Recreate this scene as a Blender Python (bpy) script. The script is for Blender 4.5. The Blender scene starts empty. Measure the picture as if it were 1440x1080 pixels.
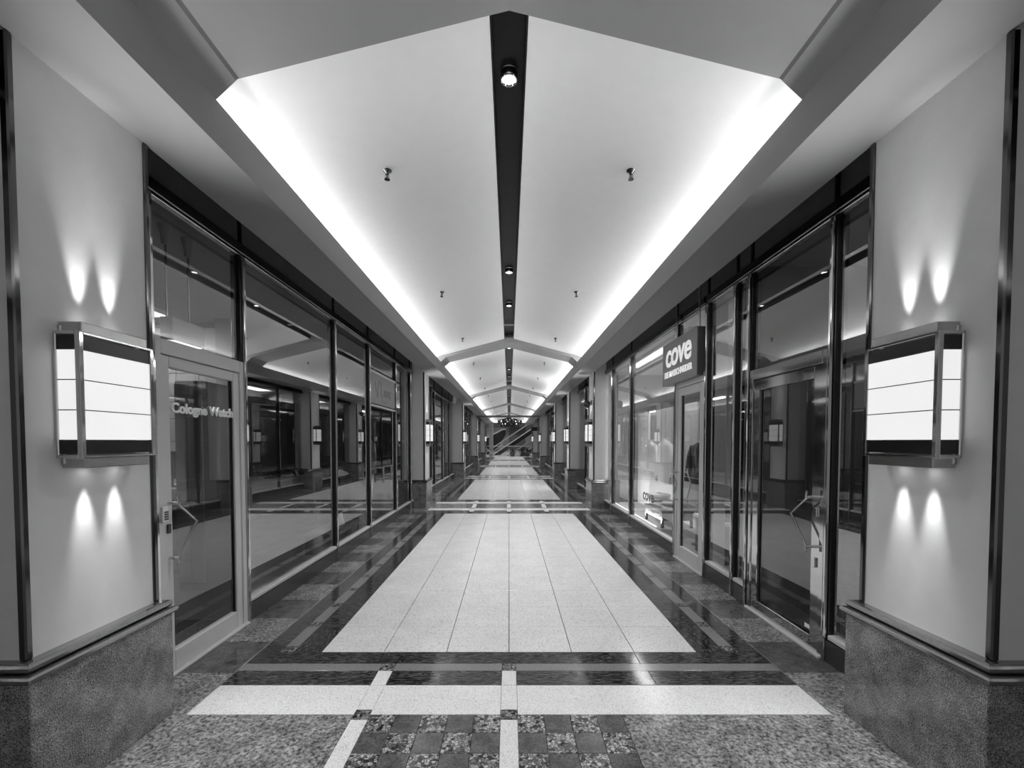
import bpy, math, random
from mathutils import Vector, Matrix
R = math.radians
PI = math.pi
random.seed(11)
S = bpy.context.scene
COL = S.collection

# ---------------------------------------------------------------- camera, world, exposure
EYE = 1.52
cam = bpy.data.cameras.new('camera')
cam.sensor_width = 36
cam.lens = 630 / 1440 * 36
cam.shift_x = 0.0029
cam.shift_y = 0.0701
cam.clip_start = 0.05
cam.clip_end = 300
co = bpy.data.objects.new('camera', cam)
COL.objects.link(co)
co.location = (0, 0, EYE)
co.rotation_euler = (R(90 - 1.83), 0, 0)
S.camera = co

w = bpy.data.worlds.new('world')
S.world = w
w.use_nodes = True
w.node_tree.nodes['Background'].inputs[0].default_value = (0.8, 0.8, 0.8, 1)
w.node_tree.nodes['Background'].inputs[1].default_value = 0.60

S.view_settings.view_transform = 'Standard'
S.view_settings.look = 'None'
S.view_settings.gamma = 1
S.view_settings.exposure = 0.0
S.view_settings.use_curve_mapping = False
S.cycles.transparent_max_bounces = 24
S.cycles.max_bounces = 10
S.cycles.use_denoising = True
S.cycles.sample_clamp_indirect = 6

E_COVE = 7.8        # watts per metre of cove tube
E_DOWN = 235
E_UP = 17
E_DN = 15
E_WIDE = 58

# ---------------------------------------------------------------- materials
def new_mat(name):
    m = bpy.data.materials.new(name)
    m.use_nodes = True
    nt = m.node_tree
    return m, nt, nt.nodes['Principled BSDF']

def g(v):
    return (v, v, v, 1)

def pos(nt, scale=(1, 1, 1)):
    p = nt.nodes.new('ShaderNodeNewGeometry')
    mp = nt.nodes.new('ShaderNodeMapping')
    mp.inputs['Scale'].default_value = scale
    nt.links.new(p.outputs['Position'], mp.inputs['Vector'])
    return mp.outputs['Vector']

def ramp(nt, fac, stops):
    r = nt.nodes.new('ShaderNodeValToRGB')
    e = r.color_ramp.elements
    while len(e) < len(stops):
        e.new(0.5)
    for el, (p, v) in zip(e, stops):
        el.position = p
        el.color = g(v)
    nt.links.new(fac, r.inputs[0])
    return r.outputs[0]

def noise(nt, vec, scale, detail=4, rough=0.6, dist=0.0):
    n = nt.nodes.new('ShaderNodeTexNoise')
    n.inputs['Scale'].default_value = scale
    n.inputs['Detail'].default_value = detail
    n.inputs['Roughness'].default_value = rough
    n.inputs['Distortion'].default_value = dist
    nt.links.new(vec, n.inputs['Vector'])
    return n.outputs[0]

def mixmul(nt, a, b, fac=1.0):
    m = nt.nodes.new('ShaderNodeMix')
    m.data_type = 'RGBA'
    m.blend_type = 'MULTIPLY'
    m.inputs[0].default_value = fac
    nt.links.new(a, m.inputs[6])
    nt.links.new(b, m.inputs[7])
    return m.outputs[2]

def paint(name, v, rough=0.6, metal=0.0, var=0.06, scale=9, spec=0.5):
    m, nt, b = new_mat(name)
    c = ramp(nt, noise(nt, pos(nt), scale), [(0.3, v * (1 - var)), (0.7, min(1, v * (1 + var)))])
    nt.links.new(c, b.inputs['Base Color'])
    b.inputs['Roughness'].default_value = rough
    b.inputs['Metallic'].default_value = metal
    b.inputs['Specular IOR Level'].default_value = spec
    return m

def terrazzo(name, lo, hi, rough=0.22, scale=42):
    m, nt, b = new_mat(name)
    v = pos(nt)
    n = noise(nt, v, scale, 3, 0.55, 0.6)
    s = nt.nodes.new('ShaderNodeMath'); s.operation = 'SUBTRACT'; s.inputs[1].default_value = 0.5
    nt.links.new(n, s.inputs[0])
    a = nt.nodes.new('ShaderNodeMath'); a.operation = 'ABSOLUTE'
    nt.links.new(s.outputs[0], a.inputs[0])
    c1 = ramp(nt, a.outputs[0], [(0.0, lo), (0.022, hi)])
    c2 = ramp(nt, noise(nt, v, 150, 2), [(0.30, 0.55), (0.42, 1.0)])
    c3 = ramp(nt, noise(nt, v, 2.5, 3), [(0.3, 0.90), (0.7, 1.0)])
    nt.links.new(mixmul(nt, mixmul(nt, c1, c2), c3), b.inputs['Base Color'])
    b.inputs['Roughness'].default_value = rough
    return m

def granite(name, lo, hi, scale=60, stretch=(1, 1, 1), rough=0.12, coarse=None, detail=6, a=0.32, b_=0.68):
    m, nt, b = new_mat(name)
    v = pos(nt, stretch)
    c = ramp(nt, noise(nt, v, scale, detail, 0.7, 0.4), [(a, lo), (b_, hi)])
    if coarse:
        c2 = ramp(nt, noise(nt, v, coarse, 3, 0.6, 0.3), [(0.3, 0.55), (0.7, 1.25)])
        c = mixmul(nt, c, c2)
    nt.links.new(c, b.inputs['Base Color'])
    b.inputs['Roughness'].default_value = rough
    return m

def pebble(name, lo, hi, scale=34, rough=0.16):
    m, nt, b = new_mat(name)
    v = pos(nt)
    vo = nt.nodes.new('ShaderNodeTexVoronoi'); vo.inputs['Scale'].default_value = scale
    nt.links.new(v, vo.inputs['Vector'])
    ve = nt.nodes.new('ShaderNodeTexVoronoi'); ve.feature = 'DISTANCE_TO_EDGE'; ve.inputs['Scale'].default_value = scale
    nt.links.new(v, ve.inputs['Vector'])
    bw = nt.nodes.new('ShaderNodeRGBToBW'); nt.links.new(vo.outputs['Color'], bw.inputs[0])
    c1 = ramp(nt, bw.outputs[0], [(0.2, lo), (0.8, hi)])
    c2 = ramp(nt, ve.outputs['Distance'], [(0.02, 0.22), (0.14, 1.0)])
    c3 = ramp(nt, noise(nt, v, 120, 3), [(0.3, 0.6), (0.7, 1.2)])
    nt.links.new(mixmul(nt, mixmul(nt, c1, c2), c3), b.inputs['Base Color'])
    b.inputs['Roughness'].default_value = rough
    return m

def emit(name, v, strength, base=0.9):
    m, nt, b = new_mat(name)
    c = ramp(nt, noise(nt, pos(nt), 6, 2), [(0.3, v * 0.97), (0.7, v)])
    nt.links.new(c, b.inputs['Emission Color'])
    b.inputs['Base Color'].default_value = g(base)
    b.inputs['Emission Strength'].default_value = strength
    b.inputs['Roughness'].default_value = 0.3
    return m

def glass(name, ior=4.2, tint=0.9, rough=0.0):
    m = bpy.data.materials.new(name)
    m.use_nodes = True
    nt = m.node_tree
    nt.nodes.clear()
    out = nt.nodes.new('ShaderNodeOutputMaterial')
    mix = nt.nodes.new('ShaderNodeMixShader')
    fr = nt.nodes.new('ShaderNodeFresnel'); fr.inputs['IOR'].default_value = ior
    tr = nt.nodes.new('ShaderNodeBsdfTransparent'); tr.inputs[0].default_value = g(tint)
    gl = nt.nodes.new('ShaderNodeBsdfGlossy'); gl.inputs['Roughness'].default_value = rough
    gl.inputs[0].default_value = g(0.95)
    geo = nt.nodes.new('ShaderNodeNewGeometry')
    # reflect only on the outer side of each face so that a thick pane behaves like one sheet
    inv = nt.nodes.new('ShaderNodeMath'); inv.operation = 'SUBTRACT'; inv.inputs[0].default_value = 1.0
    nt.links.new(geo.outputs['Backfacing'], inv.inputs[1])
    mu = nt.nodes.new('ShaderNodeMath'); mu.operation = 'MULTIPLY'
    nt.links.new(fr.outputs[0], mu.inputs[0]); nt.links.new(inv.outputs[0], mu.inputs[1])
    nt.links.new(mu.outputs[0], mix.inputs[0])
    nt.links.new(tr.outputs[0], mix.inputs[1]); nt.links.new(gl.outputs[0], mix.inputs[2])
    nt.links.new(mix.outputs[0], out.inputs[0])
    return m

M = {}
M['shaft'] = paint('plaster_grey', 0.68, 0.55, var=0.03)
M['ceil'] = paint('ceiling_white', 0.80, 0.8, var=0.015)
M['soffit'] = paint('soffit_shaded_white', 0.25, 0.7, var=0.02)  # white paint like the ceiling, greyed to carry the shade under the soffit
M['rib'] = paint('rib_shaded_white', 0.27, 0.7, var=0.02)  # same white paint, darkened in colour for the shaded rib undersides
M['black'] = paint('black_lacquer', 0.012, 0.22)
M['slot'] = paint('slot_black', 0.01, 0.35, scale=60, var=0.3, spec=0.15)
M['chrome'] = paint('chrome', 0.62, 0.07, 1.0, 0.03)
M['darkchrome'] = paint('dark_chrome', 0.12, 0.10, 1.0, 0.05)
M['steel'] = paint('brushed_steel', 0.52, 0.24, 1.0, 0.05, 30)
M['alu'] = paint('painted_aluminium', 0.62, 0.42, 0.0, 0.02)
M['darkmetal'] = paint('dark_metal', 0.10, 0.25, 0.6)
M['plinth'] = granite('plinth_granite', 0.02, 0.48, 210, rough=0.16, coarse=9, detail=3, a=.38, b_=.64)
M['mould'] = paint('polished_black_metal', 0.30, 0.09, 0.85, 0.1, 60)
M['terrazzo'] = terrazzo('white_terrazzo', 0.30, 0.84)
M['terrazzo2'] = terrazzo('white_terrazzo_fine', 0.34, 0.88, scale=60)
M['grout'] = paint('grout', 0.05, 0.8)
M['streak'] = granite('streaked_dark_granite', 0.006, 0.19, 26, (0.7, 3.0, 1), 0.10, coarse=6, a=.44, b_=.74)
M['streak2'] = granite('streaked_black_granite', 0.005, 0.16, 26, (3.0, 0.7, 1), 0.10, coarse=6, a=.44, b_=.74)
M['greystrip'] = granite('grey_granite_strip', 0.16, 0.26, 70, rough=0.14)
M['fine'] = granite('fine_dark_granite', 0.05, 0.17, 75, rough=0.12, coarse=14)
M['mottle'] = granite('mottled_granite', 0.05, 0.45, 48, rough=0.14, coarse=8, a=.38, b_=.64)
M['coarse'] = pebble('pebbly_granite', 0.04, 0.55, 58)
M['smallcoarse'] = pebble('pebbly_inlay', 0.03, 0.36, 52)
M['brass'] = paint('pale_metal_inlay', 0.8, 0.25, 0.9)
M['glass'] = glass('shop_glass')
M['doorglass'] = glass('door_glass', 2.3, 0.9)
M['clear'] = glass('clear_glass', 1.45, 0.93)
M['lampglass'] = emit('lit_opal_glass', 1.0, 0.82, 0.2)
M['tube'] = emit('lit_tube', 1.0, 6.0)
M['spot'] = emit('lit_lens', 1.0, 9.0)
M['bright'] = emit('lit_panel', 1.0, 1.6)
M['white'] = paint('white_paint', 0.80, 0.5, var=0.02)
M['offwhite'] = paint('offwhite_board', 0.48, 0.6, var=0.03)
M['grey'] = paint('grey_paint', 0.30, 0.6, var=0.05)
M['dgrey'] = paint('dark_grey_paint', 0.11, 0.55, var=0.08)
M['vdgrey'] = paint('charcoal_paint', 0.05, 0.55, var=0.08)
M['carpet'] = paint('charcoal_carpet', 0.09, 0.95, var=0.3, scale=160)
M['mat'] = paint('black_door_mat', 0.03, 0.95, var=0.4, scale=200)
M['sign'] = paint('sign_grey', 0.27, 0.45, var=0.02)
M['signside'] = paint('sign_side', 0.10, 0.4, var=0.04)
M['letter'] = paint('white_letter', 0.95, 0.4, var=0.01)
M['litletter'] = emit('lit_letter', 1.0, 0.5)
M['dletter'] = paint('dark_letter', 0.02, 0.4)
M['fletter'] = paint('faint_letter', 0.19, 0.5)
M['cloth_w'] = paint('white_cotton', 0.85, 0.9, var=0.04, scale=30)
M['cloth_g'] = paint('grey_wool', 0.26, 0.95, var=0.2, scale=60)
M['cloth_d'] = paint('dark_wool', 0.05, 0.95, var=0.3, scale=40)
M['skin'] = paint('matte_mannequin', 0.60, 0.6, var=0.02)
M['block'] = paint('wall_block', 0.42, 0.7, var=0.10, scale=5)

# ---------------------------------------------------------------- helpers
class MB:
    def __init__(s):
        s.v, s.f, s.smooth = [], [], []
    def add(s, vs, fs, smooth=False):
        o = len(s.v)
        s.v += [tuple(p) for p in vs]
        for f in fs:
            s.f.append([i + o for i in f]); s.smooth.append(smooth)
        return s
    def box(s, x0, x1, y0, y1, z0, z1, c=0.0):
        x0, x1 = min(x0, x1), max(x0, x1); y0, y1 = min(y0, y1), max(y0, y1); z0, z1 = min(z0, z1), max(z0, z1)
        if c <= 0:
            vs = [(x0, y0, z0), (x1, y0, z0), (x1, y1, z0), (x0, y1, z0), (x0, y0, z1), (x1, y0, z1), (x1, y1, z1), (x0, y1, z1)]
            fs = [(0, 3, 2, 1), (4, 5, 6, 7), (0, 1, 5, 4), (1, 2, 6, 5), (2, 3, 7, 6), (3, 0, 4, 7)]
            return s.add(vs, fs)
        c = min(c, (x1 - x0) * .49, (y1 - y0) * .49, (z1 - z0) * .49)
        # chamfered box: 24 corner vertices
        X, Y, Z = (x0, x1), (y0, y1), (z0, z1)
        vs, idx = [], {}
        for i in (0, 1):
            for j in (0, 1):
                for k in (0, 1):
                    sx, sy, sz = (1, -1)[i], (1, -1)[j], (1, -1)[k]
                    for a in range(3):
                        idx[i, j, k, a] = len(vs)
                        vs.append((X[i] + (0 if a == 0 else sx * c), Y[j] + (0 if a == 1 else sy * c), Z[k] + (0 if a == 2 else sz * c)))
        fs = []
        for i in (0, 1):
            q = [idx[i, 0, 0, 0], idx[i, 1, 0, 0], idx[i, 1, 1, 0], idx[i, 0, 1, 0]]; fs.append(q if i else q[::-1])
            q = [idx[0, i, 0, 1], idx[0, i, 1, 1], idx[1, i, 1, 1], idx[1, i, 0, 1]]; fs.append(q if i else q[::-1])
            q = [idx[0, 0, i, 2], idx[1, 0, i, 2], idx[1, 1, i, 2], idx[0, 1, i, 2]]; fs.append(q if i else q[::-1])
        for i in (0, 1):
            for j in (0, 1):
                q = [idx[i, j, 0, 0], idx[i, j, 0, 1], idx[i, j, 1, 1], idx[i, j, 1, 0]]; fs.append(q if i == j else q[::-1])
                q = [idx[i, 0, j, 0], idx[i, 0, j, 2], idx[i, 1, j, 2], idx[i, 1, j, 0]]; fs.append(q if i != j else q[::-1])
                q = [idx[0, i, j, 1], idx[0, i, j, 2], idx[1, i, j, 2], idx[1, i, j, 1]]; fs.append(q if i == j else q[::-1])
                for k in (0, 1):
                    q = [idx[i, j, k, 0], idx[i, j, k, 1], idx[i, j, k, 2]]; fs.append(q[::-1] if (i + j + k) % 2 == 0 else q)
        return s.add(vs, fs)
    def prism(s, pts, y0, y1):                 # outline in x,z extruded along y
        n = len(pts)
        vs = [(p[0], y0, p[1]) for p in pts] + [(p[0], y1, p[1]) for p in pts]
        fs = [list(range(n)), list(range(2 * n - 1, n - 1, -1))]
        fs += [(i, i + n, (i + 1) % n + n, (i + 1) % n) for i in range(n)]
        return s.add(vs, fs)
    def tube(s, pts, r, n=8, closed=False):
        pts = [Vector(p) for p in pts]
        rs = r if isinstance(r, (list, tuple)) else [r] * len(pts)
        vs = []
        up = None
        for i, p in enumerate(pts):
            a = pts[max(0, i - 1)]; b = pts[min(len(pts) - 1, i + 1)]
            t = (b - a).normalized()
            if up is None:
                up = Vector((0, 0, 1)) if abs(t.z) < 0.9 else Vector((1, 0, 0))
            sx = t.cross(up).normalized(); up = sx.cross(t).normalized()
            for k in range(n):
                a_ = 2 * PI * k / n
                vs.append(p + (sx * math.cos(a_) + up * math.sin(a_)) * rs[i])
        fs = []
        m = len(pts)
        for i in range(m - 1):
            for k in range(n):
                fs.append((i * n + k, i * n + (k + 1) % n, (i + 1) * n + (k + 1) % n, (i + 1) * n + k))
        s.add(vs, fs, True)
        s.add(vs[:n], [list(range(n))[::-1]]); s.add(vs[-n:], [list(range(n))])
        return s
    def loft(s, rings, n=20, cap=True):        # rings: (cx, cy, z, rx, ry, fold amplitude, folds)
        vs = []
        for rg in rings:
            cx, cy, z, rx, ry = rg[:5]
            am, fo = (rg[5], rg[6]) if len(rg) > 5 else (0, 0)
            for k in range(n):
                a = 2 * PI * k / n
                q = 1 + am * math.sin(fo * a + z * 3)
                vs.append((cx + rx * q * math.cos(a), cy + ry * q * math.sin(a), z))
        fs = []
        for i in range(len(rings) - 1):
            for k in range(n):
                fs.append((i * n + k, i * n + (k + 1) % n, (i + 1) * n + (k + 1) % n, (i + 1) * n + k))
        s.add(vs, fs, True)
        if cap:
            s.add(vs[:n], [list(range(n))[::-1]]); s.add(vs[-n:], [list(range(n))])
        return s
    def lathe(s, prof, cx=0, cy=0, n=20, axis='z'):
        rings = [(cx, cy, z, r, r) for r, z in prof]
        return s.loft(rings, n)
    def build(s, name, mat, parent=None, loc=None):
        me = bpy.data.meshes.new(name)
        me.from_pydata(s.v, [], s.f)
        me.polygons.foreach_set('use_smooth', s.smooth)
        me.materials.append(mat)
        me.update()
        o = bpy.data.objects.new(name, me)
        COL.objects.link(o)
        if parent: o.parent = parent
        if loc: o.location = loc
        return o

def box(name, mat, parent, x0, x1, y0, y1, z0, z1, c=0.0):
    return MB().box(x0, x1, y0, y1, z0, z1, c).build(name, mat, parent)

def inst(src, name, parent, loc):
    o = bpy.data.objects.new(name, src.data if not isinstance(src, bpy.types.Mesh) else src)
    COL.objects.link(o); o.parent = parent; o.location = loc
    return o

def tag(o, label, cat=None, group=None, kind=None):
    if label: o['label'] = label
    if cat: o['category'] = cat
    if group: o['group'] = group
    if kind: o['kind'] = kind
    return o

def thing(name, label, cat, loc=(0, 0, 0), rz=0, group=None, kind=None):
    o = bpy.data.objects.new(name, None)
    o.empty_display_size = 0.1
    COL.objects.link(o)
    o.location = loc; o.rotation_euler = (0, 0, rz)
    return tag(o, label, cat, group, kind)

KIDS = {}
def copy_tree(o, parent=None):
    c = o.copy(); COL.objects.link(c)
    c.parent = parent
    for ch in o.children: copy_tree(ch, c)
    return c

def light(kind, name, loc, energy, rot=(0, 0, 0), parent=None, **kw):
    l = bpy.data.lights.new(name, kind)
    l.energy = energy
    for k, v in kw.items(): setattr(l, k, v)
    o = bpy.data.objects.new(name, l)
    COL.objects.link(o)
    o.location = loc; o.rotation_euler = rot
    if parent: o.parent = parent
    return o

def text(body, size, mat, name, parent, loc, rz, extrude=0.002, offset=0.0, shear=0.0, space=1.0, fitw=None, sy=1.0, align='LEFT'):
    c = bpy.data.curves.new(name, 'FONT')
    c.body = body; c.size = size; c.extrude = extrude; c.offset = offset; c.shear = shear
    c.space_character = space; c.align_x = align; c.resolution_u = 4
    c.materials.append(mat)
    o = bpy.data.objects.new(name, c)
    COL.objects.link(o)
    if parent: o.parent = parent
    o.location = loc; o.rotation_euler = (R(90), 0, rz)
    bpy.context.view_layer.update()
    me = bpy.data.meshes.new_from_object(o.evaluated_get(bpy.context.evaluated_depsgraph_get()))
    me.name = name
    bpy.data.objects.remove(o); bpy.data.curves.remove(c)
    xs = [v.co.x for v in me.vertices]
    k = fitw / (max(xs) - min(xs)) if fitw else 1
    me.transform(Matrix.Diagonal((k, sy, 1, 1)))
    o = bpy.data.objects.new(name, me)
    COL.objects.link(o)
    if parent: o.parent = parent
    o.location = loc; o.rotation_euler = (R(90), 0, rz)
    return o

ORD = 'first second third fourth fifth sixth seventh eighth ninth tenth eleventh twelfth thirteenth fourteenth fifteenth sixteenth'.split()
SIDE = {-1: 'left', 1: 'right'}

# ---------------------------------------------------------------- dimensions
P = 8.49                 # bay
CP = 2.105               # centre of the first pilaster pair
CF = 2.06                # centre of the first floor crossing
HW = 0.33                # half width of a shaft
NB = 5
YEND = 43.4
XW = 1.94                # pilaster face
XG = 2.21                # shop front plane
ZS = 3.10                # soffit
XF = 1.553               # fascia
ZL = 3.332               # cove lip
SL = 0.265
def zc(x): return 3.88 - SL * abs(x)

# ---------------------------------------------------------------- floor
floor = thing('floor', 'polished arcade floor of white terrazzo fields between dark granite borders', 'floor', kind='structure')
box('floor_bed', M['grout'], floor, -9, 9, -2.5, YEND, -0.16, -0.014)

def slab(name, mat, x0, x1, y0, y1, gap=0.0015, top=0.0, c=0.0015):
    return box(name, mat, floor, x0 + gap, x1 - gap, y0 + gap, y1 - gap, -0.014, top, c)

FH = 1.355
CW = FH * 2 / 6
ROWS = 14
def field(k):
    y0 = 3.19 + P * k; y1 = 9.41 + P * k
    return y0, y1
RH = (9.41 - 3.19) / ROWS
tile_me = None
for k in range(3):
    y0, y1 = field(k)
    for i in range(6):
        for j in range(ROWS):
            cx = -FH + CW * (i + .5); cy = y0 + RH * (j + .5)
            if tile_me is None:
                o = MB().box(-CW / 2 + .0028, CW / 2 - .0028, -RH / 2 + .0014, RH / 2 - .0014, -.014, 0, .0008).build('floor_tile', M['terrazzo'], floor, (cx, cy, 0))
                tile_me = o.data
            else:
                inst(tile_me, 'floor_tile', floor, (cx, cy, random.uniform(-.0002, .0002)))
for k in range(3, NB):
    y0, y1 = field(k)
    mb = MB()
    for i in range(6):
        for j in range(ROWS):
            x0 = -FH + CW * i; yy = y0 + RH * j
            if yy + RH <= YEND: mb.box(x0 + .002, x0 + CW - .002, yy + .002, yy + RH - .002, -.014, 0)
    tag(mb.build('far_floor_tiles', M['terrazzo'], floor), None, kind='stuff')

XB1, XB2, XB3 = 1.56, 1.655, 1.80
def outer_x(s): return XG + 0.05
for k in range(NB):
    y0, y1 = field(k)
    ya, yb = CF + P * k + .389, CF + P * (k + 1) - .389
    yb = min(yb, YEND)
    if k == 0:
        n = ROWS
        for s in (-1, 1):
            for j in range(n):
                a, b = y0 + RH * j, y0 + RH * (j + 1)
                slab('border_slab', M['streak'] if (j % 3) else M['streak2'], *sorted((s * FH, s * XB1)), a, b)
                slab('border_slab', M['streak2'] if (j % 3 == 1) else M['streak'], *sorted((s * XB2, s * XB3)), a, b)
                slab('grey_strip', M['greystrip'], *sorted((s * XB1, s * XB2)), a + .095, b, .001)
                slab('inlay_square', M['smallcoarse'], *sorted((s * XB1, s * XB2)), a, a + .095, .001)
    else:
        for s in (-1, 1):
            e = min(y1, YEND)
            slab('border_slab', M['streak'], *sorted((s * FH, s * XB1)), y0, e)
            slab('border_slab', M['streak'], *sorted((s * XB2, s * XB3)), y0, e)
            slab('grey_strip', M['greystrip'], *sorted((s * XB1, s * XB2)), y0, e, .001)
    for s in (-1, 1):
        # outer granite walk along the shop fronts, alternating square slabs
        xe = 2.40 if (s < 0 and k == 1) else XG + .04
        nj = 17
        st = (yb - ya) / nj
        if k < 2:
            for j in range(nj):
                a = ya + st * j
                slab('walk_slab', M['fine'] if (j % 2) else M['mottle'], *sorted((s * (XB3 + .008), s * xe)), a, a + st)
        else:
            slab('walk_slab', M['fine'], *sorted((s * (XB3 + .008), s * xe)), ya, yb)
        slab('metal_inlay', M['brass'], *sorted((s * XB3, s * (XB3 + .008))), ya, yb, 0, .0008, 0)

def crossing(k):
    c = CF + P * k
    if c > YEND: return
    for t in (-1, 1):
        if k == 0 and t < 0: continue
        def yy(a, b): return sorted((c + t * a, c + t * b))
        # white band, in pieces between the cross strips
        cuts = [-XB3, -.865, -.775, -.048, .048] + ([XB3] if k == 0 else [.775, .865, XB3])
        for a, b in zip(cuts[:-1], cuts[1:]):
            strip = abs(b - a) < .11
            slab('white_band', M['terrazzo2'], a, b, *yy(.435 if strip else .389, .69), .001)
        strips = [-.82, 0] + ([] if k == 0 else [.82])
        for x in strips:
            slab('cross_strip', M['terrazzo2'], x - .047, x + .047, *yy(.692, .866), .001)
            slab('inlay_square', M['smallcoarse'], x - .047, x + .047, *yy(.866, .962), .001)
            slab('inlay_square', M['smallcoarse'], x - .047, x + .047, *yy(.345, .435), .001)
        xs = [-XB3] + [q for x in strips for q in (x - .047, x + .047)] + [XB3]
        for a, b in zip(xs[0::2], xs[1::2]):
            n = max(1, round((b - a) / .75))
            for i in range(n):
                u, v = a + (b - a) * i / n, a + (b - a) * (i + 1) / n
                slab('border_slab', M['streak'], u, v, *yy(.692, .866))
            slab('grey_strip', M['greystrip'], a, b, *yy(.866, .962), .001)
        for i in range(4):
            u, v = -XB3 + XB3 * i / 2, -XB3 + XB3 * (i + 1) / 2
            slab('border_slab', M['streak'], u, v, *yy(.962, 1.13))
    # mosaic zone
    y0, y1 = c - .389, c + .389
    sx = [-.82, 0] + ([] if k == 0 else [.82])
    for x in sx:
        slab('cross_strip', M['terrazzo2'], x - .047, x + .047, c - .343, c + .343, .001)
    q = (.773 - .047) / 5
    rows = 5
    rq = (y1 - y0) / rows
    xr = 4 if k == 0 else 5
    if k < 2:
        for side, n in ((-1, 5), (1, xr)):
            for i in range(n):
                for j in range(rows):
                    a = side * (.047 + q * i); b = side * (.047 + q * (i + 1))
                    slab('mosaic_tile', M['coarse'] if (i + j) % 2 == 0 else M['fine'], *sorted((a, b)), y1 - rq * (j + 1), y1 - rq * j, .0012)
    else:
        for side in (-1, 1):
            slab('mosaic_tile', M['coarse'], *sorted((side * .047, side * .773)), y0, y1)
    xo = 2.26
    slab('walk_slab', M['mottle'], -xo, -.867, y0, y1)
    slab('walk_slab', M['mottle'], .047 + q * xr if k == 0 else .867, xo, y0, y1)
    for t in (-1, 1):
        pass
for k in range(NB + 1): crossing(k)
slab('walk_slab', M['mottle'], -2.26, 2.26, -2.4, CF - .389)

# ---------------------------------------------------------------- ceiling
ceiling = thing('ceiling', 'pale vaulted ceiling with lit coves, ribs and a black lamp slot', 'ceiling', kind='structure')
Y0C = -2.4
for s in (-1, 1):
    mb = MB()
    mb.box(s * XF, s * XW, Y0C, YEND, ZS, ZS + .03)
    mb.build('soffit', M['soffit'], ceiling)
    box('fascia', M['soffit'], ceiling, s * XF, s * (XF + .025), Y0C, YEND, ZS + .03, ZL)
    box('cove_back', M['ceil'], ceiling, s * 1.91, s * 1.94, Y0C, YEND, ZS + .03, 3.55)
    box('recess_top', M['black'], ceiling, s * 1.94, s * 2.48, Y0C, YEND, 3.55, 3.6)
ribs = []
for k in range(-1, NB + 1):
    a, b = CP + P * k + HW, CP + P * (k + 1) - HW
    a, b = max(a, Y0C), min(b, YEND)
    if b > a:
        for s in (-1, 1):
            x0, x1 = .0975, 1.91
            MB().prism([(s * x0, zc(x0)), (s * x1, zc(x1)), (s * x1, zc(x1) + .03), (s * x0, zc(x0) + .03)], a, b).build('ceiling_panel', M['ceil'], ceiling)
            box('slot_side', M['slot'], ceiling, s * .0975, s * .115, a, b, zc(.1) - .002, 4.1)
        box('slot_top', M['slot'], ceiling, -.115, .115, a, b, 3.945, 4.1)
    ya, yb = CP + P * k - HW, CP + P * k + HW
    if ya > Y0C and yb < YEND:
        for s in (-1, 1):
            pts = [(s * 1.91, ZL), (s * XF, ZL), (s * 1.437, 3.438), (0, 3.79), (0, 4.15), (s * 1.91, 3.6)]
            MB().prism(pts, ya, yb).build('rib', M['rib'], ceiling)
            MB().prism([(s * 1.446, 3.4295), (s * 1.428, 3.4395), (s * 1.428, 3.444), (s * 1.446, 3.434)], ya + .002, yb - .004).build('shadow_joint', M['dgrey'], ceiling)  # dark strip painted for the shade of a groove, no recess cut

# cove tubes
for k in range(-1, NB):
    a, b = CP + P * k + HW + .1, CP + P * (k + 1) - HW - .1
    a, b = max(a, Y0C + .1), min(b, YEND - .1)
    for s in (-1, 1):
        t = thing('cove_lamp', 'hidden fluorescent tube in the %s cove, %s bay' % (SIDE[s], 'near' if k < 0 else ORD[k]), 'lamp', (s * 1.79, (a + b) / 2, ZS + .03), group='cove lamps')
        L = b - a
        MB().tube([(0, -L / 2, .1), (0, L / 2, .1)], .013, 8).build('tube', M['tube'], t)
        box('batten', M['white'], t, -.03, .03, -L / 2, L / 2, 0, .06)
        light('AREA', 'cove_light', (0, 0, .155), E_COVE * L, (PI, R(-62) * s, 0), t, shape='RECTANGLE', size=.06, size_y=L)

# recessed spots in the slot
n = 0
for k in range(NB):
    for i, yo in enumerate((3.02, 6.38, 7.93)):
        y = yo + P * k
        if y > YEND - 1: continue
        lab = 'lit round downlight in the black ceiling slot, %s from the front' % ORD[n]
        t = thing('ceiling_light', lab, 'ceiling light', (0, y, 3.90), group='downlights in the ceiling slot')
        rg = MB()
        N = 20
        vs = []
        for r_, z_ in ((.047, -.012), (.056, -.012), (.056, .04), (.047, .04)):
            vs += [(r_ * math.cos(2 * PI * q / N), r_ * math.sin(2 * PI * q / N), z_) for q in range(N)]
        fs = [(a * N + q, a * N + (q + 1) % N, ((a + 1) % 4) * N + (q + 1) % N, ((a + 1) % 4) * N + q) for a in range(4) for q in range(N)]
        rg.add(vs, fs, True).build('ring', M['chrome'], t)
        MB().lathe([(.047, 0), (.047, .012)], n=20).build('lens', M['spot'], t)
        light('SPOT', 'spot_light', (0, 0, -.02), E_DOWN, (0, 0, 0), t, spot_size=R(95), spot_blend=.8, shadow_soft_size=.05)
        n += 1
# small bars across the slot
for k in range(1, 4):
    y = 9.23 + P * (k - 1)
    t = thing('slot_bracket', 'thin pale bracket across the ceiling slot in the %s bay' % ORD[k - 1], 'bracket', (0, y, 3.9))
    box('bar', M['white'], t, -.0975, .0975, -.015, .015, -.01, .012)

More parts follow.
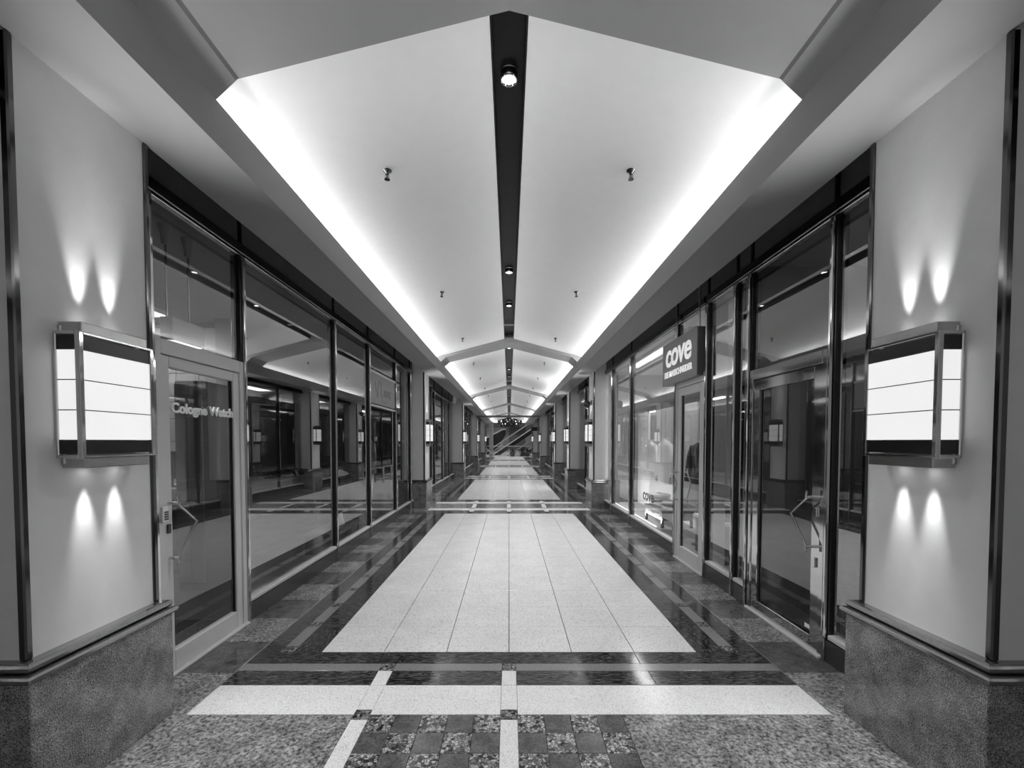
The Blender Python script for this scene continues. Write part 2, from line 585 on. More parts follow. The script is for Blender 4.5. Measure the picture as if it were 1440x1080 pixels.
# sprinklers
def make_sprinkler():
    t = thing('ceiling_sprinkler', 'x', 'sprinkler')
    MB().lathe([(.036, 0), (.036, -.006), (.018, -.014), (.012, -.03)][::-1]).build('escutcheon', M['darkchrome'], t)
    MB().tube([(0, 0, -.028), (0, 0, -.058)], .007, 8).build('nozzle', M['darkchrome'], t)
    MB().tube([(-.012, 0, -.03), (-.014, 0, -.05), (0, 0, -.066)], .0025, 6).tube([(.012, 0, -.03), (.014, 0, -.05), (0, 0, -.066)], .0025, 6).build('yoke', M['darkchrome'], t)
    MB().lathe([(.022, -.070), (.022, -.066)]).build('deflector', M['darkchrome'], t)
    return t
sp = None
i = 0
y = 3.56
while y < YEND - 1 and i < 14:
    if not any(abs(y - (CP + P * k)) < HW + .1 for k in range(6)):
        for s in (-1, 1):
            o = make_sprinkler() if sp is None else copy_tree(sp)
            sp = sp or o
            o.location = (s * .95, y, zc(.95) + .002)
            o.rotation_euler = (0, 0, 0)
            tag(o, 'small dark sprinkler on the %s ceiling slope, %s from the front' % (SIDE[s], ORD[i]), 'sprinkler', 'ceiling sprinklers')
    y += P / 3; i += 1

# beam across at the fourth pair
tag(box('shutter_rail', M['dgrey'], None, -1.925, 1.925, CP + P * 3 - .30, CP + P * 3 - .16, 3.10 - .11, 3.10), 'dark rail spanning the arcade at soffit height before the escalators', 'rail')

# ---------------------------------------------------------------- pilasters
def pilaster(s, c, label, xo=XG + .06):
    t = thing('pilaster', label, 'pilaster', (s * XW, c, 0), group='pilasters along the arcade')
    o = xo - XW
    box('shaft', M['shaft'], t, 0, s * o, -HW, HW, .64, ZS)
    box('plinth', M['plinth'], t, -s * .055, s * o, -HW - .045, HW + .045, .0, .565, .004)
    mb = MB()
    def nose(p, z0, z1):        # three-sided rounded nosing
        n = 5
        prof = [(p - (z1 - z0) / 2 + (z1 - z0) / 2 * math.sin(PI * i / n), z0 + (z1 - z0) / 2 * (1 - math.cos(PI * i / n))) for i in range(n + 1)]
        vs, fs = [], []
        for d, z in prof:
            vs += [(s * o, -HW - .045 - d, z), (-s * (.055 + d), -HW - .045 - d, z), (-s * (.055 + d), HW + .045 + d, z), (s * o, HW + .045 + d, z)]
        for i in range(n):
            for q in range(3):
                f = (i * 4 + q, i * 4 + q + 1, (i + 1) * 4 + q + 1, (i + 1) * 4 + q)
                fs.append(f if s > 0 else f[::-1])
        fs.append((0, 1, 2, 3)[::(-1 if s > 0 else 1)]); fs.append((n * 4, n * 4 + 1, n * 4 + 2, n * 4 + 3)[::(1 if s > 0 else -1)])
        mb.add(vs, fs)
    nose(.022, .565, .600)
    nose(.004, .602, .640)
    mb.build('moulding', M['mould'], t)
    for yy in (-1, 1):
        mb = MB()
        mb.box(-s * .012, s * .022, yy * (HW - .018), yy * (HW + .012), .64, ZS, .006)
        mb.build('corner_trim', M['darkchrome'], t)
    return t
PIL = []
for k in range(NB):
    for s in (-1, 1):
        xo = 2.40 if (s < 0 and k in (1, 2)) else XG + .06
        pilaster(s, CP + P * k, 'pale grey pilaster on black granite plinth, %s on the %s side' % (ORD[k if not (s > 0 and k >= 2) else k + 1], SIDE[s]), xo)
        PIL.append((s, CP + P * k, k if not (s > 0 and k >= 2) else k + 1))
pilaster(1, 14.73, 'pale grey pilaster on black granite plinth, third on the right side')
PIL.append((1, 14.73, 2))
for s, c, k in PIL:
    box('pilaster_head', M['shaft'], ceiling, s * XW, s * (XG - .005), c - HW, c + HW, ZS, 3.548)

# ---------------------------------------------------------------- sconces
def make_sconce():
    t = thing('wall_sconce', 'x', 'wall lamp')
    h, wy, d = .272, .20, .115
    box('backplate', M['steel'], t, 0, .018, -wy + .02, wy - .02, -.30, .30, .003)
    fr = MB()
    for yy in (-1, 1):
        fr.box(d - .022, d, yy * (wy - .022), yy * wy, -h, h, .003)
        fr.box(.0, .014, yy * (wy - .014), yy * wy, -h, h, .003)
        for z in (-1, 1): fr.box(.0, d - .02, yy * (wy - .016), yy * wy, z * (h - .014), z * h, .002)
    for z in (-1, 1): fr.box(d - .016, d, -wy + .02, wy - .02, z * (h - .012), z * h, .002)
    fr.build('frame', M['chrome'], t)
    for z in (-1, 1):
        cap = MB()
        cap.box(.0, d - .012, -wy + .026, wy - .026, z * h, z * (h + .044), .003)
        cap.build('cap', M['steel'], t)
        bd = MB()
        bd.box(d - .010, d - .006, -wy + .02, wy - .02, z * (h - .018), z * (h - .078))
        for yy in (-1, 1): bd.box(.014, d - .02, yy * (wy - .010), yy * (wy - .006), z * (h - .018), z * (h - .078))
        bd.build('dark_band', M['black'], t)
    zz = h - .078
    jt = MB()
    for q in (-1, 1):
        z = q * zz / 3
        jt.box(.014, d - .0062, -wy + .0062, wy - .0062, z - .0022, z + .0022)
    jt.build('joint', M['dgrey'], t)
    st = 2 * zz / 3
    for i in range(3):
        a, b = -zz + st * i + .0022, -zz + st * (i + 1) - .0022
        box('diffuser', M['lampglass'], t, d - .012, d - .007, -wy + .02, wy - .02, a, b)
        for yy in (-1, 1):
            box('diffuser', M['lampglass'], t, .014, d - .02, yy * (wy - .012), yy * (wy - .007), a, b)
    for z in (-1, 1):
        for yy in (-.078, .078):
            lamp = MB().lathe([(.020, z * (h + .0435)), (.020, z * (h + .0448))][::z], .05, yy, 14).build('lamp_lens', M['spot'], t)
            light('SPOT', 'sconce_light', (.05, yy, z * (h + .052)), E_UP if z > 0 else E_DN, (PI if z > 0 else 0, R(9) * (1 if z > 0 else -1) * -1, 0), t,
                  spot_size=R(30), spot_blend=1.0, shadow_soft_size=.015)
        light('SPOT', 'sconce_glow', (.112, 0, z * (h + .06)), E_WIDE * (1 if z > 0 else .6), (PI if z > 0 else 0, R(30) * (1 if z > 0 else -1), 0), t, spot_size=R(100), spot_blend=1.0, shadow_soft_size=.06)
    return t
sc = None
for s, c, k in PIL:
    o = make_sconce() if sc is None else copy_tree(sc)
    sc = sc or o
    o.location = (s * XW, c + .01, 1.72)
    o.rotation_euler = (0, 0, 0 if s < 0 else PI)
    tag(o, 'lit chrome box sconce with white panes on the %s pilaster on the %s side' % (ORD[k], SIDE[s]), 'wall lamp', 'wall sconces on the pilasters')

# dark fixtures above the right sconces
def dome(x, y, z, label):
    t = thing('security_camera', label, 'camera', (x, y, z))
    box('bracket', M['dgrey'], t, -.02, 0, -.04, .04, -.06, .06, .004)
    MB().tube([(-.02, 0, 0), (-.09, 0, 0)], .02, 10).build('arm', M['dgrey'], t)
    MB().lathe([(.02, -.13), (.06, -.10), (.075, -.04), (.075, .02), (.05, .05), (.01, .06)], -.11, 0).build('housing', M['black'], t)
dome(XW - .002, CP + P - .05, 2.42, 'black domed fixture above the second right sconce')
dome(XW - .002, CP + 2 * P - .05, 2.72, 'black domed fixture high above the fourth right sconce')

# ---------------------------------------------------------------- shop fronts
WN = [0]; DN = [0]
ZH0, ZH1 = 3.055, 3.135
def storefront(s, y0, y1, mull, label, doors=(), X=XG, base=.15, frame=None, glz=None, skip_glass=()):
    """One bay of shop front: mullions (list of y), head rail, sill rail, base, glass panes between mullions."""
    WN[0] += 1
    t = thing('window_%d' % WN[0], label, 'shop window', (s * X, 0, 0), kind='structure')
    fm = frame or M['chrome']
    box('head_rail', M['darkchrome'], t, -s * .03, s * .05, y0, y1, ZH0, ZH1, .006)
    box('head_bead', M['steel'], t, -s * .022, s * .03, y0, y1, ZH0 - .022, ZH0 - .006, .003)
    for a, b in zip([y0] + mull, mull + [y1]):
        box('fascia_panel', M['dgrey'], t, s * .0, s * .03, a + .012, b - .012, ZH1, 3.55)
    for m in mull:
        mb = MB()
        mb.box(-s * .022, s * .06, m - .027, m + .027, 0.0, ZH0 - .02, .004)
        mb.box(-s * .02, s * .02, m - .014, m + .014, ZH1, 3.54, .003)
        mo = mb.build('mullion', M['black'], t)
        box('mullion_nose', fm, mo, -s * .045, -s * .022, m - .013, m + .013, 0, ZH0 - .02, .005)
    ys = [y0] + mull + [y1]
    for i, (a, b) in enumerate(zip(ys[:-1], ys[1:])):
        if i in doors: continue
        box('base_panel', M['darkmetal'], t, -s * .025, s * .04, a, b, 0, base, .003)
        box('sill_rail', M['alu'] if base < .2 else fm, t, -s * .03, s * .05, a + .026, b - .026, base + .012, base + .045, .005)
        box('glass_pane', glz or M['glass'], t, s * .0, s * .008, a + .02, b - .02, base + .04, ZH0 - .02)
    return t

def vhandle(t, s, x, y, z, yk, mat, side=1):
    """kinked pull handle; side = +1 on the corridor face"""
    o = x - s * side * .065
    h = MB().tube([(o, y, z + .225), (o, y, z + .17), (o, y + yk, z + .035), (o, y, z - .17), (o, y, z - .215)], .009, 8).build('handle', mat, t)
    for dz in (.178, -.178):
        MB().tube([(x, y, z + dz), (o - s * side * .004, y, z + dz)], .011, 8).build('handle_post', mat, h)
    return h

def door(s, ya, yb, zt, label, mat, handle_y, yk, X=XG, stile=.085, bottom=.13, transom=True, inner=False):
    DN[0] += 1
    t = thing('door_%d' % DN[0], label, 'door', (s * X, 0, 0), kind='structure')
    fw = .05
    for a, b in ((ya, ya + fw), (yb - fw, yb)):
        box('jamb', mat, t, -s * .03, s * .055, a, b, 0, zt + fw + .05, .005)
    box('door_head', mat, t, -s * .03, s * .055, ya + fw, yb - fw, zt + .006, zt + fw + .05, .005)
    if transom:
        box('transom_pane', M['doorglass'], t, s * .0, s * .008, ya, yb, zt + fw + .05, ZH0 - .02)
    la, lb = ya + fw + .004, yb - fw - .004
    box('stile', mat, t, -s * .02, s * .03, la, la + stile, .02, zt, .004)
    box('stile', mat, t, -s * .02, s * .03, lb - stile, lb, .02, zt, .004)
    box('top_rail', mat, t, -s * .02, s * .03, la + stile, lb - stile, zt - stile, zt, .004)
    box('bottom_rail', mat, t, -s * .02, s * .03, la + stile, lb - stile, .02, .02 + bottom, .004)
    box('bead', M['black'], t, -s * .006, s * .02, la + stile - .001, la + stile + .012, .02 + bottom, zt - stile)
    box('bead', M['black'], t, -s * .006, s * .02, lb - stile - .012, lb - stile + .001, .02 + bottom, zt - stile)
    box('door_pane', M['doorglass'], t, s * .002, s * .010, la + stile, lb - stile, .02 + bottom, zt - stile)
    box('threshold', M['alu'], t, -s * .05, s * .05, ya, yb, 0, .018, .003)
    vhandle(t, s, -s * .02, handle_y, .945, yk, M['chrome'])
    return t, la, lb

# left bay 1
ML1 = [2.752, 3.715, 5.66, 7.04, 8.66, 9.95]
wl = storefront(-1, CP + HW, CP + P - HW, ML1, 'chrome framed glass shop front on the left behind the near pilaster', doors=(1,))
t, la, lb = door(-1, 2.775, 3.70, 2.07, 'light grey framed glass door with kinked handle beside near left pilaster', M['alu'], 2.87, .165, stile=.072)
text('Cologne Watch', .092, M['letter'], 'lettering', t, (.024, 2.905, 1.71), R(90), .004, .003, fitw=.645)
lk = box('lock', M['darkmetal'], t, .02, .034, 2.845, 2.875, .93, .99, .003)
kp = box('keypad', M['white'], t, .03, .05, 2.785, 2.835, 1.01, 1.11, .004)
kk = MB()
for i in range(3):
    for j in range(4): kk.box(.049, .053, 2.795 + i * .012, 2.803 + i * .012, 1.025 + j * .015, 1.035 + j * .015)
kk.build('keypad_keys', M['dgrey'], kp)
# shop door of the second left shop sits between 7.04 and 8.66
sg = thing('sign_panel', 'grey sign panel with faint lettering above the second left shop door', 'sign', (-XG + .012, 7.85, 0))
box('board', M['sign'], sg, 0, .012, -.76, .76, 2.14, 2.63, .003)
box('top_edge', M['alu'], sg, 0, .02, -.77, .77, 2.63, 2.67, .003)
box('bottom_edge', M['alu'], sg, 0, .02, -.77, .77, 2.09, 2.12, .003)
st_ = MB()
for pts in ([(-.50, 2.50), (-.42, 2.30), (-.36, 2.24)], [(-.36, 2.24), (-.34, 2.46), (-.30, 2.54)], [(-.16, 2.54), (-.17, 2.30), (-.08, 2.27)],
            [(.02, 2.40), (.0, 2.30), (.08, 2.31), (.10, 2.41), (.13, 2.29)], [(.20, 2.41), (.21, 2.30), (.29, 2.32), (.31, 2.42)], [(.38, 2.28), (.39, 2.40), (.47, 2.42)]):
    st_.tube([(.013, y_, z_) for y_, z_ in pts], .007, 6)
st_.build('script_strokes', M['fletter'], sg)
st_ = MB()
for y_, h_ in ((-.12, .06), (-.04, .03), (.03, .03), (.10, .045)): st_.box(.012, .014, y_, y_ + .03, 2.18, 2.18 + h_)
st_.build('small_marks', M['dgrey'], sg)
for yy, lab in ((7.62, 'near'), (8.12, 'far')):
    t = thing('pull_handle', 'straight vertical chrome pull bar on the second left shop door, the %s one' % lab, 'handle', (-XG + .012, yy, 0))
    MB().tube([(.06, 0, .82), (.06, 0, 1.10)], .014, 8).build('bar', M['chrome'], t)
    for z in (.86, 1.06): MB().tube([(0, 0, z), (.06, 0, z)], .008, 8).build('post', M['chrome'], t)

# right bay 1
MR1 = [3.055, 4.10, 4.36, 4.98, 5.90, 8.10, 9.55]
wr = storefront(1, CP + HW, CP + P - HW, MR1, 'chrome framed glass shop front on the right behind the near pilaster', doors=(1, 4))
t, la, lb = door(1, 3.085, 4.075, 2.06, 'chrome framed glass door with kinked handle beside near right pilaster', M['chrome'], 3.19, .17, stile=.09, bottom=.09)
for z in (.98, .62): box('lock', M['chrome'], t, -.034, -.02, 3.165, 3.19, z, z + .07, .004)
box('sticker', M['letter'], t, 0, .001, 3.25, 3.31, .14, .17)
t, la, lb = door(1, 5.005, 5.875, 2.20, 'glass entrance door below the hanging cove sign', M['alu'], 5.78, -.12, stile=.10, bottom=.16)
vhandle(t, 1, .03, 5.78, .945, -.12, M['chrome'], -1)
text('cove', .24, M['dletter'], 'window_lettering', wr, (-.004, 7.36, .58), R(-90), .001, .004, fitw=.54, sy=1.05)

# hanging sign
sg = thing('hanging_sign', 'grey box sign lettered cove hanging before the right shop entrance', 'sign', (2.1, 5.60, 0))
box('face', M['sign'], sg, 0, .012, -.555, .555, 2.26, 2.815, .003)
box('case', M['signside'], sg, .012, .10, -.55, .55, 2.265, 2.81, .003)
text('cove', .34, M['litletter'], 'lettering', sg, (-.002, .44, 2.50), R(-90), .003, .006, .08, .95, fitw=.83, sy=1.28)
text('DIE MASSCHNEIDER', .105, M['litletter'], 'small_lettering', sg, (-.002, .47, 2.36), R(-90), .002, .003, fitw=.90)
for yy in (-.50, .19): MB().tube([(.05, yy, 2.81), (.05, yy, 3.55)], .014, 8).build('rod', M['steel'], sg)

# further bays
wl2 = storefront(-1, CP + P + HW, CP + 2 * P - HW, [13.9, 15.6, 17.3], 'recessed glass shop front in the second bay on the left', X=2.33)
storefront(1, CP + P + HW, 14.73 - HW, [12.9], 'glass shop front in the second bay on the right before the middle pilaster')
storefront(1, 14.73 + HW, CP + 2 * P - HW, [16.7], 'glass shop front in the second bay on the right beyond the middle pilaster')
for k in (2, 3, 4):
    for s in (-1, 1):
        a, b = CP + P * k + HW, min(CP + P * (k + 1) - HW, YEND)
        storefront(s, a, b, [a + 2.0, a + 3.9, a + 5.9][:3 if b - a > 6.5 else 2], 'dark glass shop front in the %s bay on the %s' % (ORD[k], SIDE[s]))

for s in (-1, 1):
    storefront(s, Y0C, CP - HW, [-1.0, .4], 'dark glass shop front before the nearest pilaster on the %s' % SIDE[s])
    tag(box('wall_' + SIDE[s], M['vdgrey'], None, s * 2.55, s * 2.65, Y0C, 2.17, 0, 3.6), 'dark wall behind the nearest shop front on the %s' % SIDE[s], 'wall', kind='structure')

# ---------------------------------------------------------------- shop interiors
def room(s, x1, y0, y1, zt, mw, mf, name, mc=None, xo=XG + .06):
    side = SIDE[s]
    def st(o, lab, cat): tag(o, lab, cat, kind='structure')
    st(box('wall_' + side, mw, None, s * x1, s * (x1 + .1), y0, y1, 0, zt), 'plain back wall inside the ' + name, 'wall')
    st(box('wall_' + side, mw, None, s * xo, s * x1, y0 - .02, y0 + .05, 0, zt), 'plain near side wall inside the ' + name, 'wall')
    st(box('wall_' + side, mw, None, s * xo, s * x1, y1 - .05, y1 + .02, 0, zt), 'plain far side wall inside the ' + name, 'wall')
    st(box('floor', mf, None, s * xo, s * x1, y0 + .05, y1 - .05, -.013, 0), 'floor inside the ' + name, 'floor')
    st(box('ceiling', mc or mw, None, s * (xo - .012), s * x1, y0 - .02, y1 + .02, zt, zt + .05), 'ceiling inside the ' + name, 'ceiling')
room(-1, 7.2, 2.2, 13.2, 3.12, M['vdgrey'], M['carpet'], 'near left shop', M['grey'])
room(1, 4.6, 2.2, 4.20, 3.12, M['dgrey'], M['carpet'], 'near right shop', M['grey'])
room(1, 6.0, 4.30, 10.9, 3.12, M['offwhite'], M['grey'], 'right clothes shop', M['white'])
room(-1, 4.6, 13.3, 19.2, 3.12, M['dgrey'], M['carpet'], 'second bay left shop', M['grey'], 2.42)
room(1, 4.6, 11.0, 19.2, 3.12, M['dgrey'], M['carpet'], 'second bay right shop', M['grey'])
for k in (2, 3, 4):
    for s in (-1, 1):
        room(s, 3.6, CP + P * k + .2, min(CP + P * (k + 1) - .1, YEND), 3.12, M['dgrey'], M['carpet'], '%s bay %s shop' % (ORD[k], SIDE[s]), M['grey'], 2.42 if (k == 2 and s < 0) else XG + .06)

def ceiling_panel_light(x, y, lx, ly, e, label, z=3.10):
    t = thing('panel_light', label, 'ceiling light', (x, y, z))
    box('housing', M['white'], t, -lx / 2, lx / 2, -ly / 2, ly / 2, -.03, .015)
    box('panel', M['bright'], t, -lx / 2 + .03, lx / 2 - .03, -ly / 2 + .03, ly / 2 - .03, -.036, -.03)
    light('AREA', 'panel_area', (0, 0, -.05), e, (0, 0, 0), t, shape='RECTANGLE', size=lx, size_y=ly)
ceiling_panel_light(2.62, 7.9, .25, 3.2, 42, 'long lit ceiling panel over the shirts in the right shop window')
ceiling_panel_light(4.2, 5.6, .6, 1.4, 40, 'lit ceiling panel deep inside the right clothes shop')
ceiling_panel_light(-4.5, 5.35, .6, .6, 16, 'square lit ceiling panel inside the near left shop')
ceiling_panel_light(3.4, 3.2, .5, .5, 5, 'lit ceiling panel inside the near right shop')
for k, s, y in ((1, -1, 16), (1, 1, 13), (1, 1, 17), (2, -1, 23), (2, 1, 23), (3, -1, 31.5), (3, 1, 31.5)):
    ceiling_panel_light(s * 3.0, y, .4, 1.4, 12, 'lit ceiling panel inside the %s bay %s shop%s' % (ORD[k], SIDE[s], ', nearer one' if y == 13 else ', farther one' if y == 17 else ''))

# block wall at the back of the near left shop
bw = thing('wall_block_partition', 'pale block partition wall inside the near left shop', 'wall', (0, 6.05, 0), kind='structure')
box('core', M['dgrey'], bw, -6.9, -3.86, .01, .12, 0, 3.10)
bs = .304
nb = 0
blk = None
for i in range(9):
    for j in range(10):
        x = -3.86 - bs * (i + .5); z = bs * (j + .5)
        if z > 3.09: continue
        if blk is None:
            blk = MB().box(-bs / 2 + .004, bs / 2 - .004, -.012, .012, -bs / 2 + .004, bs / 2 - .004, .004).build('block', M['block'], bw, (x, random.uniform(-.003, .003), z))
        else: inst(blk, 'block', bw, (x, random.uniform(-.003, .003), z))
tag(box('partition_post', M['grey'], None, -3.84, -3.62, 5.9, 6.15, 0, 3.12), 'grey square post at the end of the block partition', 'post')
# tall dark cabinet
t = thing('tall_cabinet', 'tall black cabinet standing inside the left shop door', 'cabinet', (-3.22, 4.72, 0))
box('body', M['black'], t, -.14, .14, -.2, .2, 0, 2.13, .005)
for q in (-1, 1): box('cabinet_door', M['dgrey'], t, q * .003, q * .137, -.215, -.2, .08, 2.10, .004)
# beam and pendant lamp by the transom
pl = thing('pendant_lamp', 'box shaped pendant lamp on two rods above the left shop door', 'pendant lamp', (-2.55, 3.535, 0))
box('lamp_box', M['white'], pl, -.05, .05, -.175, .175, 2.28, 2.45, .005)
box('lens', M['bright'], pl, -.04, .04, -.15, .15, 2.274, 2.28)
for yy in (-.165, .07):
    MB().tube([(0, yy, 2.45), (0, yy, 2.99)], .008, 8).build('rod', M['steel'], pl)
    MB().lathe([(.02, 2.98), (.026, 3.0), (.03, 3.06), (.045, 3.12)], 0, yy, 14).build('mount', M['grey'], pl)
light('AREA', 'pendant_light', (0, 0, 2.26), 3, (0, 0, 0), pl, size=.2)

# reception desk seen through the door
t = thing('desk', 'dark desk with white top edge inside the near left shop', 'desk', (-4.15, 5.4, 0))
box('front', M['dgrey'], t, -.35, .35, -.3, -.27, 0, .95, .004)
box('top', M['white'], t, -.38, .38, -.32, .34, .95, .985, .004)
for q in (-1, 1): box('side', M['dgrey'], t, q * .33, q * .35, -.27, .3, 0, .95, .003)
t = thing('monitor', 'black monitor on the desk inside the near left shop', 'monitor', (-3.98, 5.25, .985))
box('screen', M['black'], t, -.22, .22, -.012, .012, .10, .42, .004)
box('stem', M['black'], t, -.02, .02, -.01, .03, 0, .2); box('foot', M['black'], t, -.1, .1, -.06, .08, 0, .012, .003)

# display counter with watch stands
ct = thing('display_counter', 'long grey display counter with pale top edge in the left shop', 'counter', (-5.35, 10.1, 0))
box('body', M['grey'], ct, -.45, .40, -2.2, 2.2, 0, .66, .006)
box('top', M['offwhite'], ct, -.48, .44, -2.24, 2.24, .66, .70, .006)
tag(box('backdrop', M['dgrey'], None, -6.35, -6.25, 7.6, 12.6, 0, 2.6), 'dark panel wall behind the display counter', 'panel')
wlab = ['at the near end', 'second from the near end', 'third from the near end', 'in the middle', 'third from the far end', 'second from the far end', 'at the far end']
for i in range(7):
    y = 8.2 + i * .58 + random.uniform(-.1, .1); x = -5.35 + random.uniform(-.12, .2)
    t = thing('watch_stand', 'small watch display stand on the left shop counter, %s' % wlab[i], 'watch stand', (x, y, .70), random.uniform(-.5, .5), 'watch stands on the counter')
    box('base', M['black' if i % 2 else 'offwhite'], t, -.11, .11, -.09, .09, 0, .03 + .03 * (i % 3), .004)
    zb = .03 + .03 * (i % 3)
    MB().tube([(0, 0, zb), (0, 0, zb + .05)], .03, 10).build('cushion', M['cloth_g'], t)
    MB().tube([(.05 * math.cos(q / 10 * PI), .0, zb + .04 + .05 * math.sin(q / 10 * PI)) for q in range(11)], .01, 8).build('strap', M['black'], t)
    MB().tube([(.0, -.015, zb + .09), (0, .015, zb + .09)], .022, 12).build('watch', M['chrome'], t)
t = thing('price_card', 'leaning white price card on the left shop counter', 'card', (-5.0, 10.6, .70))
MB().add([(0, -.06, 0), (0, .06, 0), (-.05, .06, .14), (-.05, -.06, .14), (-.004, -.06, 0), (-.004, .06, 0), (-.054, .06, .14), (-.054, -.06, .14)],
         [(0, 1, 2, 3), (7, 6, 5, 4), (0, 4, 5, 1), (1, 5, 6, 2), (2, 6, 7, 3), (3, 7, 4, 0)]).build('card', M['white'], t)

# second left shop: plinth with shoes, tray, mannequin
t = thing('shoe_plinth', 'tall black display plinth with pale shoes behind left window', 'plinth', (-2.9, 7.5, 0))
box('body', M['black'], t, -.2, .2, -.35, .35, .0, .93, .005)
box('top', M['dgrey'], t, -.21, .21, -.36, .36, .93, .95, .003)
def shoe(loc, rz, label):
    t = thing('shoe', label, 'shoe', loc, rz, 'pale shoes on the plinth')
    rings = []
    for u, wd, hh in ((0, .022, .05), (.04, .034, .075), (.10, .034, .07), (.16, .036, .05), (.22, .042, .035), (.26, .034, .028), (.285, .012, .02)):
        rings.append((u, wd, hh))
    vs, fs = [], []
    N = 8
    for u, wd, hh in rings:
        for q in range(N):
            a = PI * q / (N - 1)
            vs.append((-.14 + u, wd * math.cos(a), .018 + hh * math.sin(a)))
    for i in range(len(rings) - 1):
        for q in range(N - 1): fs.append((i * N + q, i * N + q + 1, (i + 1) * N + q + 1, (i + 1) * N + q))
    fs.append(list(range(N))); fs.append([i + (len(rings) - 1) * N for i in range(N)][::-1])
    MB().add(vs, fs, True).build('upper', M['cloth_w'], t)
    vs = []
    for z in (0, .02):
        for u, wd, hh in rings: vs.append((-.14 + u, wd + .004, z))
        for u, wd, hh in rings[::-1]: vs.append((-.14 + u, -wd - .004, z))
    n = len(rings) * 2
    fs = [list(range(n))[::-1], list(range(n, 2 * n))] + [(i, (i + 1) % n, (i + 1) % n + n, i + n) for i in range(n)]
    MB().add(vs, fs).build('sole', M['white'], t)
    lc = MB()
    for q in range(4): lc.tube([(-.05 + q * .025, -.02, .085 - q * .008), (-.045 + q * .025, .02, .085 - q * .008)], .003, 5)
    lc.build('laces', M['offwhite'], t)
shoe((-2.80, 7.38, .95), R(70), 'pale lace up shoe on the black plinth, the nearer one')
shoe((-2.84, 7.64, .95), R(80), 'pale lace up shoe on the black plinth, the farther one')
t = thing('display_tray', 'low black tray behind the left window by a white card', 'tray', (-2.55, 6.5, 0))
box('tray_base', M['black'], t, -.18, .18, -.55, .55, 0, .27, .004)
box('rim', M['dgrey'], t, -.19, .19, -.56, .56, .27, .29, .003)
t = thing('tent_card', 'white folded tent card on the low black tray', 'card', (-2.5, 6.62, .29))
MB().add([(-.04, -.06, 0), (-.04, .06, 0), (0, .06, .17), (0, -.06, .17), (.04, -.06, 0), (.04, .06, 0)], [(0, 1, 2, 3), (3, 2, 5, 4), (0, 3, 4), (1, 5, 2), (0, 4, 5, 1)]).build('card', M['white'], t)

def mannequin(loc, rz, label, coat, legm, dz=0.0, legs=True):
    t = thing('mannequin', label, 'mannequin', loc, rz)
    MB().lathe([(.16, 0), (.16, .012), (.03, .02)], n=18).build('base', M['steel'], t)
    if legs:
        for q in (-1, 1):
            MB().loft([(q * .06, .02, .04, .03, .05), (q * .065, 0, .25, .045, .05), (q * .075, 0, .5, .055, .06), (q * .085, 0, .85, .08, .085), (q * .08, 0, .98, .09, .1)], 12).build('leg', legm, t)
    else:
        MB().tube([(0, 0, .015), (0, 0, .98)], .016, 8).build('pole', M['steel'], t)
    MB().loft([(0, 0, .90, .20, .15, .06, 5), (0, 0, 1.0, .19, .14, .04, 5), (0, 0, 1.12, .165, .12), (0, 0, 1.28, .185, .125), (0, 0, 1.40, .205, .125), (0, 0, 1.47, .17, .10), (0, 0, 1.52, .075, .07)], 22).build('coat', coat, t)
    for q in (-1, 1):
        MB().tube([(q * .185, 0, 1.44), (q * .245, .01, 1.30), (q * .265, -.01, 1.12), (q * .262, -.05, .92)], [.06, .062, .055, .045], 12).build('sleeve', coat, t)
        MB().add([(q * .01, -.135, 1.06), (q * .06, -.142, 1.34), (q * .05, -.115, 1.47), (q * .03, -.10, 1.49), (q * .005, -.148, 1.10),
                  (q * .012, -.120, 1.06), (q * .06, -.128, 1.34), (q * .05, -.1, 1.47), (q * .03, -.085, 1.49)],
                 [(0, 1, 2, 3, 4), (5, 8, 7, 6), (0, 5, 6, 1), (1, 6, 7, 2), (2, 7, 8, 3)]).build('lapel', M['cloth_g'], t)
    MB().loft([(0, -.02, 1.46, .085, .075), (0, -.01, 1.53, .07, .065), (0, 0, 1.56, .06, .055)], 14).build('collar', M['cloth_w'], t)
    MB().loft([(0, 0, 1.52, .05, .05), (0, 0, 1.60, .045, .045), (0, -.01, 1.64, .02, .02)], 14).build('neck', M['skin'], t)
    return t
mannequin((-2.75, 8.75, .0), R(100), 'mannequin in a long grey coat and pale trousers behind second left shop door', M['cloth_g'], M['cloth_w'])
mannequin((2.84, 6.52, .0), R(-65), 'headless mannequin in a dark jacket over white collar in the cove shop', M['cloth_d'], M['cloth_d'], legs=False)

# ---------------------------------------------------------------- right clothes shop
t = thing('backdrop_panel', 'pale backdrop board behind the shirts in the right shop window', 'panel', (2.97, 7.9, 0))
box('board', M['offwhite'], t, 0, .03, -.8, 1.54, .14, 2.15, .003)
box('side_board', M['letter'], t, -.03, .03, 1.55, 2.3, .14, 2.15, .003)
t = thing('footlight', 'long lit footlight strip along the right shop window base', 'lamp', (2.32, 8.3, .14))
box('batten', M['white'], t, -.03, .03, -1.3, 1.7, 0, .03)
MB().tube([(.0, -1.28, .04), (.0, 1.68, .04)], .01, 8).build('tube', M['bright'], t)
light('AREA', 'footlight_area', (0, .2, .06), 24, (PI, R(40), 0), t, shape='RECTANGLE', size=.05, size_y=2.9)
t = thing('window_platform', 'low white platform in the right shop window', 'platform', (2.55, 7.75, 0))
box('deck', M['offwhite'], t, -.28, .45, -.75, 2.45, 0, .14, .004)
